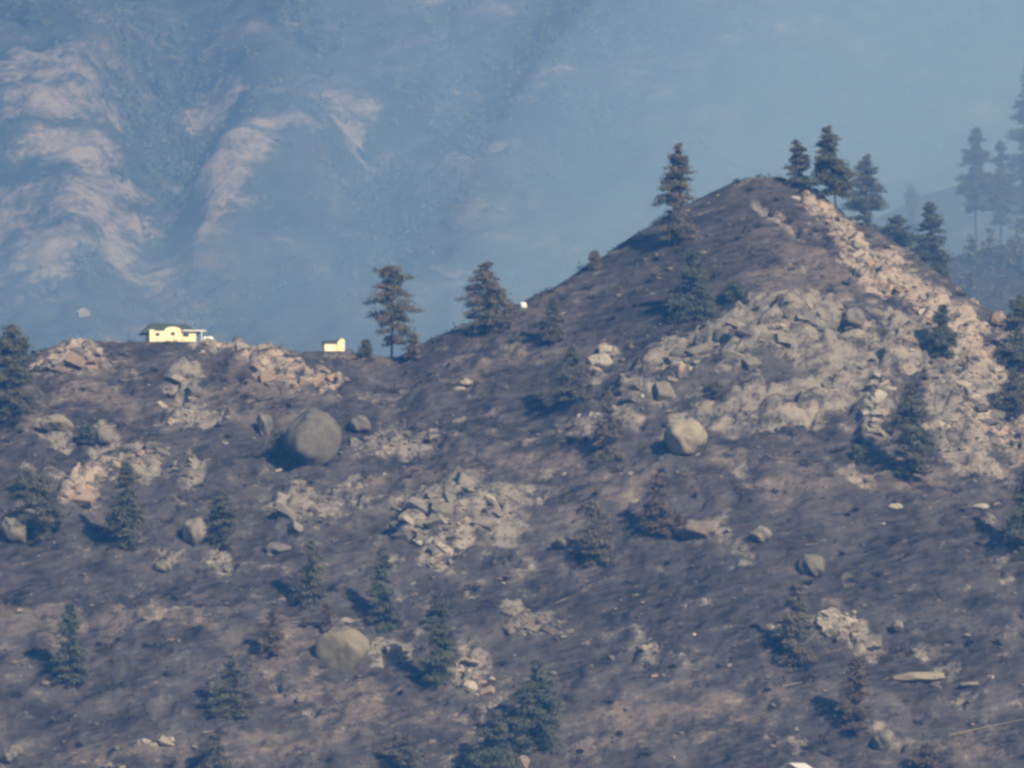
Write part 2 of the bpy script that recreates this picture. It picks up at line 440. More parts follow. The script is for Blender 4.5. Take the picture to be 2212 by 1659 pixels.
PADS = []
def pad(u, v, hw, hd, front=0.0):
    """a levelled terrace; returns its centre"""
    global H
    p = on_hill(u, v); z = p[2] + 0.3
    cx, cy = p[0], p[1] + front
    dx = np.abs(X-cx)/hw; dy = np.abs(Y-cy)/hd
    m = smooth01((1.5 - np.maximum(dx, dy))/0.5)
    H = H*(1-m) + z*m
    return Vector((cx, cy, z))
HOUSE_P = pad(372, 742, 10.0, 5.0, 3.0)
SHED_P = pad(722, 760, 4.0, 3.0, 1.5)
WTANK_P = pad(1130, 668, 2.6, 2.0, 0.8)
CABIN_P = pad(1728, 1700, 5.5, 4.5, 1.0)

hill = grid_mesh('burnt_hill', X, Y, H, M_GROUND, {'rock': rock, 'tan': tan, 'char': char, 'warm': warm})

# ------------------------------------------------------------------ valley floor, farther spurs, far mountain
vf = mesh_obj('valley_floor', [(-4000,-600,-30), (4000,-600,-30), (4000,6500,-30), (-4000,6500,-30)], [(0,1,2,3)], M_GROUND)
tag(vf, kind='structure')

def spur(name, sky, y, depth, wl, seed, tanv=0.2):
    us = np.array([p[0] for p in sky], float); vs_ = np.array([p[1] for p in sky], float)
    P = np.array([at_y(a, b, y) for a, b in zip(us, vs_)])
    gx = np.arange(P[0,0], P[-1,0], 2.5); gy = np.concatenate([np.arange(y-depth, y+20, 3.0), np.arange(y+20, y+depth*1.2, 12.0)])
    xx, yy = np.meshgrid(gx, gy)
    zr = np.interp(xx, P[:,0], P[:,2]); dy = yy - y
    fr = zr + 0.50*dy; bk = zr - 0.5*dy; k = 4.0
    zz = -k*np.logaddexp(-fr/k, -bk/k) + k*math.log(2) + fbm(xx, yy, wl, 4, seed)*5*(0.3+0.7*smooth01(-dy/40))
    return grid_mesh(name, xx, yy, zz, M_GROUND, {'rock': smooth01(fbm(xx, yy, 30, 3, seed+3)*2-0.5), 'tan': np.full(xx.shape, tanv), 'char': np.full(xx.shape, 0.9)})
spur('far_spur', [(1500,760),(1800,680),(1900,610),(2000,575),(2100,545),(2212,520),(2400,500),(2900,520),(3400,600)], 2000, 360, 40, 91)
spur('farther_spur', [(1500,700),(1750,560),(1900,470),(2000,420),(2100,395),(2212,400),(2500,430),(3000,480),(3600,600)], 2500, 520, 60, 95)

MX = axis(-420, 420, 3.0, -1800, 1800, 1.2, 60); MY = axis(3250, 4150, 3.5, 2500, 5200, 1.2, 60)
mX, mY = np.meshgrid(MX, MY)
zA, zB = at_y(1106, 900, 3250)[2], at_y(1106, -260, 4150)[2]
MZ = zA + (zB-zA)*(mY-3250)/900.0
MZ = np.where(mY > 4150, zB + 0.15*(mY-4150), MZ)
mU, mV = project(mX, mY, MZ)
mw = fbm(mX, mY, 70, 4, 131)*2.0
def mell(u, v, ru, rv, rot=0.0, warp=0.3, soft=0.5):
    a = math.radians(rot); du, dv = mU-u, -(mV-v)
    p, q = (du*math.cos(a)+dv*math.sin(a))/ru, (-du*math.sin(a)+dv*math.cos(a))/rv
    return smooth01((1+soft-(np.hypot(p, q)+mw*warp))/(2*soft))
MZ = MZ + fbm(mX, mY, 320, 3, 101)*34 + fbm(mX*1.6, mY*0.6, 90, 5, 107)*16 + fbm(mX, mY, 26, 3, 111)*7
MZ = MZ + 26*mell(150,380,190,330,8,0.2,0.7) - 24*mell(350,300,110,300,-10,0.2,0.7) + 24*mell(570,380,120,220,-40,0.2,0.6) - 10*mell(780,450,90,220,-10)
mrock = np.zeros_like(MZ)
for e in [(130,380,150,170,15), (100,560,150,70,0), (230,480,110,110,0), (60,230,60,60,20), (560,390,130,40,35), (640,340,90,45,30), (490,470,100,26,45), (380,455,38,16,12),
          (540,45,100,9,2), (700,560,70,10,20), (90,640,60,50,0), (760,250,70,60,20), (470,170,60,30,0), (340,590,60,60,0)]:
    mrock = np.maximum(mrock, mell(*e, warp=0.6, soft=0.75))
mtan = 0.35*smooth01(fbm(mX, mY, 120, 4, 151)*2 + 0.3)
mountain = grid_mesh('far_mountain', mX, mY, MZ, M_MOUNT, {'rock': mrock*0.9, 'tan': mtan})

def mount_at(u, v):
    ys = np.arange(2900.0, 4400.0, 2.0); d = ray(u, v); t = ys/d[1]; x = d[0]*t
    i = np.clip(np.searchsorted(MX, x)-1, 0, len(MX)-2); j = np.clip(np.searchsorted(MY, ys)-1, 0, len(MY)-2)
    h = np.nonzero(d[2]*t < MZ[j, i])[0]
    p = d*t[h[0]]; p[2] = MZ[j[h[0]], i[h[0]]]; return p

# ------------------------------------------------------------------ haze and wildfire smoke
def volume_mat(name, density, color, absorb=(1, 1, 1)):
    m, t = new_mat(name)
    v = N(t, 'ShaderNodeVolumePrincipled', Density=density)
    v.inputs['Color'].default_value = (*color, 1)
    v.inputs['Absorption Color'].default_value = (*absorb, 1)
    o = N(t, 'ShaderNodeOutputMaterial'); t.links.new(v.outputs[0], o.inputs['Volume'])
    return m
hz = MB().box(-4100, 4100, -700, 6600, -31.5, 820).build('haze', volume_mat('haze_air', HAZE_DENSITY, HAZE_COLOR))
tag(hz, 'thin blue haze filling the air over the valley', 'haze', kind='stuff')

def smoke(name, c, r, density, label):
    bm = bmesh.new(); bmesh.ops.create_icosphere(bm, subdivisions=4, radius=1.0)
    me = bpy.data.meshes.new(name); bm.to_mesh(me); bm.free()
    me.materials.append(volume_mat(name+'_air', density, SMOKE_COLOR, (0.22, 0.36, 1.0)))
    me.polygons.foreach_set('use_smooth', [True]*len(me.polygons))
    o = link(bpy.data.objects.new(name, me)); o.location = c; o.scale = r
    return tag(o, label, 'smoke', kind='stuff')
smoke('smoke_bank', (260, 2780, 140), (760, 560, 290), SMOKE_DENSITY, 'broad bank of blue wildfire smoke filling the valley behind the ridge')
smoke('smoke_plume', (185, 2060, 165), (205, 250, 155), 2.4e-3, 'denser smoke drifting behind the right flank of the peak')

for (u, v, y, r, rot, dn, lb) in [
        (850, 130, 2650, (48, 150, 120), -0.45, 9e-4, 'pale smoke wisp rising up the far mountain above the crest pines'),
        (1280, 600, 2500, (150, 170, 26), 0.42, 8e-4, 'low smoke wisp lying along the left ridge of the peak'),
        (1560, 260, 2800, (190, 170, 95), 0.4, 4.5e-4, 'broad smoke wisp drifting above the peak'),
        (330, 640, 2600, (130, 150, 24), 0.05, 7e-4, 'low smoke wisp behind the house'),
        (1950, 130, 2700, (110, 160, 45), 0.3, 8e-4, 'smoke wisp near the top right corner')]:
    o = smoke('smoke_wisp', at_y(u, v, y), r, dn, lb); o.rotation_euler = (0, -rot, 0)

# ------------------------------------------------------------------ rocks
def hull_rock(seed, n=15, flat=0.75, jag=0.30):
    r = np.random.default_rng(seed); bm = bmesh.new()
    for cx in (-1, 1):
        for cy in (-1, 1):
            for cz in (-1, 1):
                q = np.array([cx, cy, cz])*(0.62 + jag*(r.random(3)-0.5)*1.5)
                if r.random() < 0.45:                      # knocked-off corner
                    for ax in range(3):
                        k = q.copy(); k[ax] *= 1 - 0.55*r.random(); bm.verts.new((k[0], k[1], k[2]*flat))
                else: bm.verts.new((q[0], q[1], q[2]*flat))
    res = bmesh.ops.convex_hull(bm, input=bm.verts[:])
    for g in set(res['geom_interior']) | set(res['geom_unused']):
        if isinstance(g, bmesh.types.BMVert) and g.is_valid: bm.verts.remove(g)
    bmesh.ops.recalc_face_normals(bm, faces=bm.faces[:])
    return bm
ROCKS = {}
def rock_mesh(mat, k):
    key = (mat.name, k)
    if key not in ROCKS:
        bm = hull_rock(500+k, 14+k % 7, 0.55+0.06*(k % 6))
        me = bpy.data.meshes.new('stone'); bm.to_mesh(me); bm.free(); me.materials.append(mat); ROCKS[key] = me
    return ROCKS[key]

def stone(p, size, mat, parent=None, k=None, dip=None, name='stone', sink=0.3, sq=None):
    o = bpy.data.objects.new(name, rock_mesh(mat, random.randrange(14) if k is None else k)); link(o)
    sx, sy, sz = sq if sq else (random.uniform(0.75, 1.35), random.uniform(0.75, 1.3), random.uniform(0.55, 1.0))
    o.scale = (size*sx, size*sy, size*sz)
    o.rotation_euler = dip if dip else (random.uniform(-0.5, 0.5), random.uniform(-0.5, 0.5), random.uniform(0, 6.28))
    z = p[2] + size*sz*0.55*(1-2*sink)
    if parent is not None:
        o.parent = parent; o.location = Vector((p[0], p[1], z)) - parent.location
    else: o.location = (p[0], p[1], z)
    return o

def outcrop(u, v, name, label, cat, areas, mats, sizes, dip_t=(0.5, 0.25)):
    """areas: (u, v, ru, rv, rot, count); every block of the outcrop is a stone of its own"""
    b = on_hill(u, v); root = empty(name, b); tag(root, label, cat)
    for (au, av, ru, rv, rot, n) in areas:
        a = math.radians(rot)
        for i in range(int(n*0.75)):
            r, th = math.sqrt(random.random()), random.uniform(0, 6.283)
            p_, q_ = r*math.cos(th)*ru, r*math.sin(th)*rv
            p = at(au + p_*math.cos(a) - q_*math.sin(a), av - (p_*math.sin(a) + q_*math.cos(a)))
            if p is None: continue
            s = random.uniform(*sizes)*(1.25 - 0.5*r)*random.choice((0.7, 1.0, 1.3, 1.6, 2.1))
            dip = (dip_t[0]+random.gauss(0, 0.22), dip_t[1]+random.gauss(0, 0.22), random.uniform(-0.5, 0.5)+random.choice((0, 1.57, 3.14)))
            stone(p, s, random.choice(mats), root, dip=dip, sink=random.uniform(0.62, 1.08))
    return root

outcrop(985, 1150, 'rock_outcrop', 'largest pale grey fractured rock outcrop in the middle of the burnt slope', 'outcrop',
        [(985,1085,140,34,8,46), (930,1110,80,45,20,26), (1040,1110,70,45,0,18), (955,1180,65,38,45,34), (905,1120,30,50,0,10)], [M_ROCK, M_ROCK, M_ROCK, M_WHITE], (0.5, 1.7))
outcrop(660, 1130, 'rock_outcrop', 'broad grey rock outcrop left of the largest fractured outcrop', 'outcrop',
        [(660,1105,85,38,0,46), (630,1140,45,30,0,14)], [M_ROCK, M_ROCK, M_DARKROCK], (0.5, 1.5))
outcrop(240, 1060, 'rock_outcrop', 'pinkish rock spur climbing to the right beside a pine at far left', 'outcrop',
        [(180,1068,70,24,35,30), (260,1010,55,30,40,26), (320,985,40,24,0,18)], [M_PINK, M_ROCK, M_PINK, M_ROCK], (0.5, 1.5))
outcrop(400, 1010, 'rock_outcrop', 'small grey ledge right of the pinkish spur', 'outcrop', [(405,1000,38,30,0,16)], [M_ROCK, M_DARKROCK], (0.6, 1.6))
outcrop(590, 815, 'rock_outcrop', 'bright pink rock ledge just below the crest between house and shed', 'outcrop',
        [(575,805,52,18,-10,20), (620,812,25,16,0,8)], [M_PINK, M_PINK, M_WHITE], (0.6, 1.8))
outcrop(690, 835, 'rock_outcrop', 'pink and grey blocky ledge under the small cream shed', 'outcrop',
        [(690,825,48,24,0,24)], [M_PINK, M_ROCK, M_PINK], (0.5, 1.6))
outcrop(150, 780, 'rock_outcrop', 'pale tan rock shoulder on the crest left of the house', 'outcrop',
        [(150,768,75,22,18,34), (200,790,50,20,0,10)], [M_ROCK, M_WHITE, M_ROCK, M_PINK], (0.6, 1.9))
outcrop(500, 760, 'rock_outcrop', 'low pale rocks along the crest right of the house', 'outcrop',
        [(520,748,90,6,-4,26), (440,765,90,10,0,10)], [M_ROCK, M_WHITE, M_PINK], (0.4, 1.0))
outcrop(400, 840, 'rock_outcrop', 'pale greenish grey slabs below the house', 'outcrop', [(398,830,30,34,70,12), (375,815,20,12,0,5)], [M_ROCK, M_WHITE], (0.6, 1.7))
outcrop(430, 900, 'rock_outcrop', 'string of small pink stones on the slope below the house', 'outcrop', [(430,900,80,14,8,22), (345,880,22,12,0,6)], [M_PINK, M_WHITE, M_PINK], (0.35, 1.0))
outcrop(1150, 1360, 'rock_outcrop', 'tan jointed rock hump in the lower middle of the slope', 'outcrop', [(1130,1348,45,22,10,14), (1195,1358,45,20,-25,14)], [M_BOULDER, M_BROWNROCK, M_BOULDER], (0.6, 1.6))
outcrop(1300, 775, 'rock_outcrop', 'narrow pale tan rock rib in the hollow left of the dome', 'outcrop', [(1300,770,14,36,-35,16)], [M_WHITE, M_PINK], (0.5, 1.5))
outcrop(1250, 915, 'rock_outcrop', 'cluster of whitish stones left of the pine beside the round boulder', 'outcrop', [(1258,908,40,14,10,14), (1290,895,14,12,0,4)], [M_WHITE, M_ROCK], (0.4, 1.2))
outcrop(1825, 1370, 'rock_outcrop', 'bright white broken rock pile right of the lone lower pine', 'outcrop', [(1815,1350,60,30,-10,40), (1870,1380,40,14,-30,16), (1680,1350,16,8,20,4)], [M_WHITE, M_WHITE, M_ROCK], (0.45, 1.5))
outcrop(1012, 1450, 'rock_outcrop', 'white stones tumbling down beside the tall green pine', 'outcrop', [(1005,1432,22,24,0,16), (1035,1450,25,10,0,6), (1040,1490,22,36,-60,14)], [M_WHITE, M_PINK, M_WHITE], (0.4, 1.3))
outcrop(845, 1415, 'rock_outcrop', 'tan striped ledge right of the big pale boulder', 'outcrop', [(848,1405,42,18,15,16)], [M_BOULDER, M_WHITE], (0.6, 1.6))
outcrop(1900, 900, 'rock_outcrop', 'pale cream cliff left of the pine on the right flank', 'outcrop', [(1905,835,26,36,-20,22), (1888,895,22,40,0,24), (1915,930,40,10,0,10)], [M_WHITE, M_ROCK, M_WHITE], (0.7, 2.0))
outcrop(2060, 940, 'rock_outcrop', 'row of whitish ledges right of the pine on the right flank', 'outcrop', [(2040,920,60,14,5,20)], [M_WHITE, M_ROCK], (0.4, 1.3))
outcrop(1550, 780, 'rock_dome', 'wide pale grey rock dome on the near flank of the peak', 'rock dome',
        [(1500,760,130,30,26,22), (1640,700,130,32,14,26), (1580,760,120,36,20,12), (1400,830,80,30,20,16), (1760,690,90,36,-8,14), (1690,730,16,8,0,3), (1480,800,20,20,0,5)], [M_ROCK, M_ROCK, M_ROCK, M_WHITE, M_DARKROCK], (0.7, 2.3))
outcrop(1960, 640, 'rock_scree', 'steep bright scree of pale stones running down the right flank of the peak', 'scree',
        [(1740,445,40,14,-30,16), (1800,490,50,24,-40,36), (1860,545,55,30,-42,44), (1920,600,60,34,-42,48), (1985,650,60,32,-40,46), (2060,705,60,34,-38,36), (2130,700,40,20,-30,14), (2000,740,80,40,-35,32)],
        [M_WHITE, M_PINK, M_PINK, M_WHITE, M_ROCK], (0.35, 1.1))
outcrop(2110, 850, 'rock_scree', 'lower grey scree near the right edge below the bright scree', 'scree',
        [(2090,830,90,60,-40,60), (2150,900,60,60,-40,36), (2185,790,30,40,0,14), (2190,960,30,14,-40,10)], [M_ROCK, M_ROCK, M_WHITE, M_DARKROCK], (0.5, 1.7))
outcrop(820, 955, 'rock_outcrop', 'low grey stones right of the egg-shaped boulder', 'outcrop', [(850,950,90,16,3,30)], [M_ROCK, M_DARKROCK], (0.5, 1.3))
outcrop(300, 1610, 'rock_outcrop', 'pale flat stones along the bottom edge at left', 'outcrop', [(340,1605,50,10,5,14), (220,1650,80,6,0,10)], [M_WHITE, M_PINK], (0.4, 1.1))

def boulder(u, v, wpx, hpx, label, mat=M_BOULDER, seed=1, name='boulder', egg=0.0, tilt=0.0, deep=None):
    """a rounded glacial boulder w x h picture units large whose middle is seen at (u, v)"""
    p = on_hill(u, v + hpx*0.42); s = p[1]/F
    w2, h2 = wpx*s/2, hpx*s/2
    bm = bmesh.new(); bmesh.ops.create_icosphere(bm, subdivisions=4, radius=1.0)
    r = np.random.default_rng(seed); cuts = []
    for i in range(7):
        d = r.normal(size=3); d /= np.linalg.norm(d); cuts.append((Vector(d), 0.60+0.30*r.random()))
    for vt in bm.verts:
        c = vt.co.copy()
        for d, k in cuts:
            e = c.dot(d) - k
            if e > 0: c -= d*e*0.8
        n = float(vnoise(np.array([c.x*1.7+seed*3.1 + c.z]), np.array([c.y*1.7-seed+c.z*0.6]), seed)[0])
        m = float(vnoise(np.array([c.x*5+seed*3.1 + c.z*3]), np.array([c.y*5-seed+c.z*4]), seed+2)[0])
        c *= 1 + 0.20*n + 0.07*m
        c.x += egg*c.z*0.35 ; c.x *= 1 + 0.18*egg*c.z
        vt.co = Vector((c.x*w2, c.y*(deep or (w2*0.5+h2*0.5)), c.z*h2))
    if tilt: bmesh.ops.rotate(bm, cent=(0,0,0), matrix=Matrix.Rotation(tilt, 3, 'Y'), verts=bm.verts[:])
    me = bpy.data.meshes.new(name); bm.to_mesh(me); bm.free(); me.materials.append(mat)
    me.polygons.foreach_set('use_smooth', [True]*len(me.polygons))
    o = link(bpy.data.objects.new(name, me))
    c = at_y(u, v, p[1] + h2*0.3); o.location = c
    return tag(o, label, 'boulder')
boulder(678, 948, 112, 148, 'biggest egg-shaped grey boulder leaning right, below the shed', M_DULL, 3, egg=0.35, tilt=0.45)
boulder(742, 1408, 116, 104, 'large smooth pale tan boulder near the lower left pines', M_TANROCK, 5, tilt=0.15)
boulder(1476, 948, 94, 84, 'round cream boulder with a shaded left side below the rock dome', M_TANROCK, 8)
boulder(427, 1148, 62, 68, 'tall tan boulder with a pine growing behind it at left', M_BOULDER, 11, tilt=0.3)
boulder(32, 1146, 60, 62, 'rounded tan boulder at the left edge of the picture', M_BOULDER, 14, egg=-0.4)
boulder(780, 918, 52, 44, 'small rounded grey boulder right of the egg-shaped one', M_ROCK, 17)
boulder(1755, 1222, 56, 54, 'rounded yellowish boulder above the lone lower pine', M_BOULDER, 19, egg=-0.3)
boulder(1938, 1353, 26, 30, 'small oval pale boulder right of the white rock pile', M_ROCK, 21)
boulder(1505, 1145, 88, 44, 'low brown boulder on the open slope at centre right', M_BROWNROCK, 23)
boulder(352, 1225, 42, 28, 'small flat cream boulder below the tall tan one', M_BOULDER, 25)
boulder(1908, 1600, 54, 46, 'grey boulder near the bottom right', M_ROCK, 27)
boulder(572, 918, 36, 56, 'narrow upright grey boulder left of the egg-shaped one', M_ROCK, 29)
boulder(120, 915, 70, 44, 'weathered tan boulder below the pine at the left edge', M_BOULDER, 31)
boulder(226, 942, 52, 44, 'blocky grey boulder with a dark shrub on its left', M_ROCK, 33, tilt=0.5)
boulder(1642, 1155, 48, 36, 'small brown grey boulder right of the low brown one', M_ROCK, 35)
boulder(2155, 692, 36, 40, 'pale pink boulder perched on the skyline at right', M_PINK, 37, tilt=0.4)
boulder(2192, 722, 30, 36, 'cream boulder at the right end of the skyline', M_WHITE, 39)
boulder(1216, 1172, 36, 28, 'tan boulder standing in a tree shadow at centre', M_BOULDER, 41)
boulder(1390, 1402, 20, 20, 'small square white boulder alone on the lower slope', M_WHITE, 43)
boulder(1006, 828, 30, 20, 'bright white boulder in the saddle between shed and peak', M_WHITE, 45)
boulder(992, 840, 26, 10, 'flat white slab lying against the bright white boulder', M_WHITE, 46)
boulder(1470, 800, 26, 34, 'pinkish upright boulder on the left edge of the dome', M_PINK, 47, tilt=0.3)
boulder(1845, 690, 60, 50, 'rounded grey boulder on top of the dome', M_ROCK, 49)
boulder(1120, 1590, 34, 46, 'small grey boulder between the two bottom pines', M_ROCK, 51)
boulder(1130, 1648, 30, 34, 'pinkish tan boulder at the bottom edge between pines', M_PINK, 53)
boulder(25, 1630, 50, 40, 'low grey boulder in the bottom left corner', M_ROCK, 55)
boulder(1925, 605, 16, 16, 'bright round white stone in the upper scree', M_WHITE, 57)
boulder(1990, 642, 20, 18, 'bright white stone in the middle of the scree', M_WHITE, 58)
boulder(2120, 1095, 40, 16, 'flat pale slab on the slope near the right edge', M_WHITE, 59)
boulder(600, 1185, 60, 26, 'flat grey slab left of the small green pine', M_ROCK, 61)
boulder(1935, 1095, 36, 14, 'short whitish slab below the pine on the right flank', M_WHITE, 63)

boulder(1975, 1462, 140, 20, 'long pale rock ledge lying level at the lower right', M_TANROCK, 65, name='rock_ledge', deep=2.2, tilt=-0.05)
boulder(2100, 1478, 70, 9, 'short pale rock ledge right of the long one', M_TANROCK, 67, name='rock_ledge', deep=1.0, tilt=-0.08)

# single loose stones, largest first, then the uncounted rest
random.seed(21)
LAND = [(680,948,'egg-shaped boulder'), (742,1418,'large pale tan boulder'), (1476,948,'round cream boulder'), (985,1120,'largest grey outcrop'), (660,1120,'broad grey outcrop'),
        (240,1050,'pinkish spur'), (1718,1380,'lone lower pine'), (1825,1365,'white rock pile'), (1158,1540,'largest green pine'), (150,1400,'green topped pine'), (500,1490,'lower left olive pine'),
        (1968,950,'pine before the cream cliff'), (1755,1222,'yellowish boulder'), (1505,1140,'low brown boulder'), (1852,1510,'dead brown pine'), (372,742,'house'), (722,750,'shed'),
        (1006,828,'white boulder in the saddle'), (1150,1355,'tan jointed hump'), (1390,1402,'square white boulder'), (2120,1095,'flat slab near the right edge'), (427,1148,'tall tan boulder'),
        (1970,1458,'long pale ledge'), (946,1400,'tall green pine'), (1283,1150,'grey brown pine'), (1550,780,'rock dome'), (1318,920,'scorched pine by the round boulder')]
TONE = {'grey_rock': 'grey', 'white_rock': 'white', 'pink_rock': 'pinkish'}
used = set(); made = 0
for i in range(900):
    if made >= 180: break
    u, v = random.uniform(5, 2205), random.uniform(780, 1655)
    p = at(u, v)
    if p is None: continue
    m = random.choice((M_ROCK, M_WHITE, M_PINK, M_ROCK)); sz = random.choice((0.35, 0.45, 0.6, 0.9))
    l = min(LAND, key=lambda q: (q[0]-u)**2 + (q[1]-v)**2); du, dv = u-l[0], v-l[1]
    side = ('right of' if du > 0 else 'left of') if abs(du) > abs(dv) else ('below' if dv > 0 else 'above')
    far = 'close to and ' if math.hypot(du, dv) < 90 else ''
    lb = '%s loose %s stone %s%s the %s' % ('larger' if sz > 0.5 else 'small', TONE[m.name], far, side, l[2])
    if lb in used: continue
    used.add(lb); made += 1
    tag(stone(p, sz, m, name='loose_stone', sink=0.4), lb, 'stone', 'loose stones scattered over the burnt slope')

def scatter_points(n, seed, vlo=400, dens=None):
    """random points on the hill surface inside the view, thinned by a density picture on the grid"""
    r = np.random.default_rng(seed)
    x = r.uniform(-138, 138, n); y = r.uniform(1478, 1772, n)
    if dens is not None:
        i = np.clip(np.searchsorted(GX, x)-1, 0, len(GX)-2); j = np.clip(np.searchsorted(GY, y)-1, 0, len(GY)-2)
        keep = r.random(n) < dens[j, i]; x, y = x[keep], y[keep]
    return np.stack([x, y, height(x, y)], -1), r

def tri_cloud(name, centers, r, per, spread, size, mat, up=0.5, width=0.3, upright=0.0):
    """many small leaf or blade faces round each centre"""
    n = len(centers)*per
    c = np.repeat(centers, per, 0)
    sp = np.repeat(np.asarray(spread).reshape(-1, 1) if np.ndim(spread) else np.full((len(centers), 1), spread), per, 0)
    off = r.normal(size=(n, 3))*sp*0.5; off[:, 2] = np.abs(off[:, 2])*up
    d = r.normal(size=(n, 3)); d[:, 2] = d[:, 2]*(1-upright) + upright*1.5*np.abs(d[:, 2])+upright; d /= np.linalg.norm(d, axis=1, keepdims=True)
    s = np.cross(d, r.normal(size=(n, 3))); s /= np.linalg.norm(s, axis=1, keepdims=True)
    L = size*r.uniform(0.6, 1.4, (n, 1))
    b = c + off
    v = np.concatenate([b - s*L*width, b + s*L*width, b + d*L], 1).reshape(-1, 3)
    f = np.arange(n*3).reshape(-1, 3)
    return mesh_obj(name, v, f, mat)

tuft = fbm(X, Y, 9, 3, 201)
P_, r_ = scatter_points(26000, 11, dens=np.clip(0.25 + tuft*1.6, 0, 1)*(1-0.75*rock)*(1-0.5*peak_smooth))
tag(tri_cloud('charred_brush', P_, r_, 9, r_.uniform(0.35, 1.3, len(P_)), 0.42, M_CHAR, 0.9), 'low charred brush and burnt stubble covering the slope', 'brush', kind='stuff')
P2, r2 = scatter_points(1500, 15, dens=np.clip(0.3 + tuft*1.5, 0, 1)*(1-0.8*rock)*(1-0.4*peak_smooth))
tag(tri_cloud('charred_shrubs', P2, r2, 70, r2.uniform(0.7, 1.9, len(P2)), 0.5, M_CHAR, 0.8), 'rounded burnt shrub skeletons dotted over the slope', 'brush', kind='stuff')
P_, r_ = scatter_points(15000, 12, dens=np.clip(0.08 + tan*0.8 - tuft*0.5, 0, 1)*(1-0.8*rock))
tag(tri_cloud('dry_grass', P_, r_, 6, r_.uniform(0.4, 1.2, len(P_)), 0.36, M_DRY, 0.5), 'thin dry grass between the burnt patches', 'grass', kind='stuff')
P_, r_ = scatter_points(16000, 13, dens=np.clip(0.05 + rock*0.9 + smooth01(fbm(X, Y, 22, 4, 207)*2.5)*0.35, 0, 1))
protos = []
for k in range(8):
    bm = hull_rock(900+k, 10, 0.7); bm.verts.index_update()
    protos.append((np.array([v.co[:] for v in bm.verts]), np.array([[v.index for v in f.verts] for f in bm.faces]))); bm.free()
vs_, fs_, nb = [], [], 0
for p in P_:
    pv, pf = protos[r_.integers(8)]
    a = r_.uniform(0, 6.28); ca, sa = math.cos(a), math.sin(a); s = r_.choice((0.16, 0.24, 0.36, 0.5, 0.75, 1.1), p=(.3, .27, .2, .13, .07, .03))*r_.uniform(0.7, 1.3)
    q = pv*s*np.array([r_.uniform(.8, 1.5), 1, r_.uniform(.6, 1)])
    vs_.append(np.stack([q[:,0]*ca - q[:,1]*sa, q[:,0]*sa + q[:,1]*ca, q[:,2]], -1) + p); fs_.append(pf + nb); nb += len(pv)
tag(mesh_obj('small_rubble', np.concatenate(vs_), np.concatenate(fs_), M_ROCK), 'fine grey rubble strewn over the rocky ground', 'rubble', kind='stuff')

# ------------------------------------------------------------------ trees
def tree(u, v, top, wpx, label, mat=M_OLIVE, name='pine_tree', bare=0.15, shape='pine', lean=0.0, seed=None, dens=1.0, base=None, y=None, group=None, gaps=0.25, trunk_px=None):
    """a conifer whose foot is seen at (u, v), reaching up to picture row top, wpx wide"""
    seed = int(u*7+v*3) if seed is None else seed
    r = np.random.default_rng(seed)
    p = np.array(base) if base is not None else (at_y(u, v, y) if y else on_hill(u, v))
    s = p[1]/F; h = (project(*p)[1] - top)*s; R = wpx*s/2*1.42
    root = empty(name, (p[0], p[1], p[2]-0.15)); tag(root, label, 'tree', group)
    if y is None and base is None: pass
    bend = r.normal(size=2)*0.012*h; lean_m = lean*s
    def axis_at(f): return np.array([lean_m*f + bend[0]*math.sin(3*f), bend[1]*math.sin(2.5*f), h*f+0.15])
    tr = 0.011*h + 0.06
    mb = MB().tube([axis_at(f) if f > 0 else (0, 0, -0.6) for f in np.linspace(0, 0.97, 11)], [tr*(1-0.93*f)*(1.25 if f == 0 else 1) for f in np.linspace(0, 1, 11)], 8)
    nb_ = int((44 + h*4.2)*dens)
    cs, ss, dirs = [], [], []
    hs = bare + (1-bare)*np.sort(r.random(nb_)**1.05)
    gap_c = r.random(5)*(1-bare)+bare
    sector = r.random(6)*6.28
    for f in hs:
        t = (f-bare)/(1-bare)
        if shape == 'fir': prof = (1-t)**0.62*(0.75+0.25*min(1, t*4)) + 0.06
        elif shape == 'slim': prof = 0.55*(1-t)**0.6 + 0.45*math.sin(math.pi*min(1, (1-t)*1.1))*0.8 + 0.05
        elif shape == 'column': prof = (0.62 + 0.38*math.sin(math.pi*(0.15+0.8*t)))*(1 if t < 0.85 else 1-(t-0.85)*3)
        else: prof = (1-t**2.2)*0.85*(0.55+0.45*min(1, t*3.5)) + 0.12
        az = r.random()*6.283
        L = R*prof*r.uniform(0.65, 1.12)
        if np.min(np.abs(gap_c-f)) < 0.025: L *= 0.4
        if r.random() < gaps: L *= r.uniform(0.35, 0.75)
        rise = (0.35*t - 0.22 + r.normal()*0.12)*L
        a0 = axis_at(f); a1 = a0 + np.array([math.cos(az)*L, math.sin(az)*L, rise])
        am = a0*0.5 + a1*0.5 + np.array([0, 0, 0.06*L])
        mb.tube([a0, am, a1], [tr*0.30*(1-0.7*t), tr*0.2*(1-0.7*t), 0.015], 4)
        k = max(2, int(L/0.42))
        for q in range(k):
            g = 0.30 + 0.70*(q+r.random())/k
            c = a0*(1-g) + a1*g + np.array([0, 0, 0.10*L*math.sin(math.pi*g)])
            c = c + r.normal(size=3)*np.array([0.22, 0.22, 0.12])*(0.5+0.12*L)
            cs.append(c); ss.append(0.42+0.10*L)
    for f in r.uniform(bare+0.15*(1-bare), 1.0, int(10+h*0.9)):       # needles close to the stem
        cs.append(axis_at(f) + r.normal(size=3)*0.25); ss.append(0.45)
    mb.build('trunk', M_BARK, root)
    cs = np.array(cs); ss = np.array(ss)
    crown = tri_cloud('crown', cs, r, 17, ss*1.35, 0.54, mat, 0.65, 0.26)
    crown.parent = root
    return root

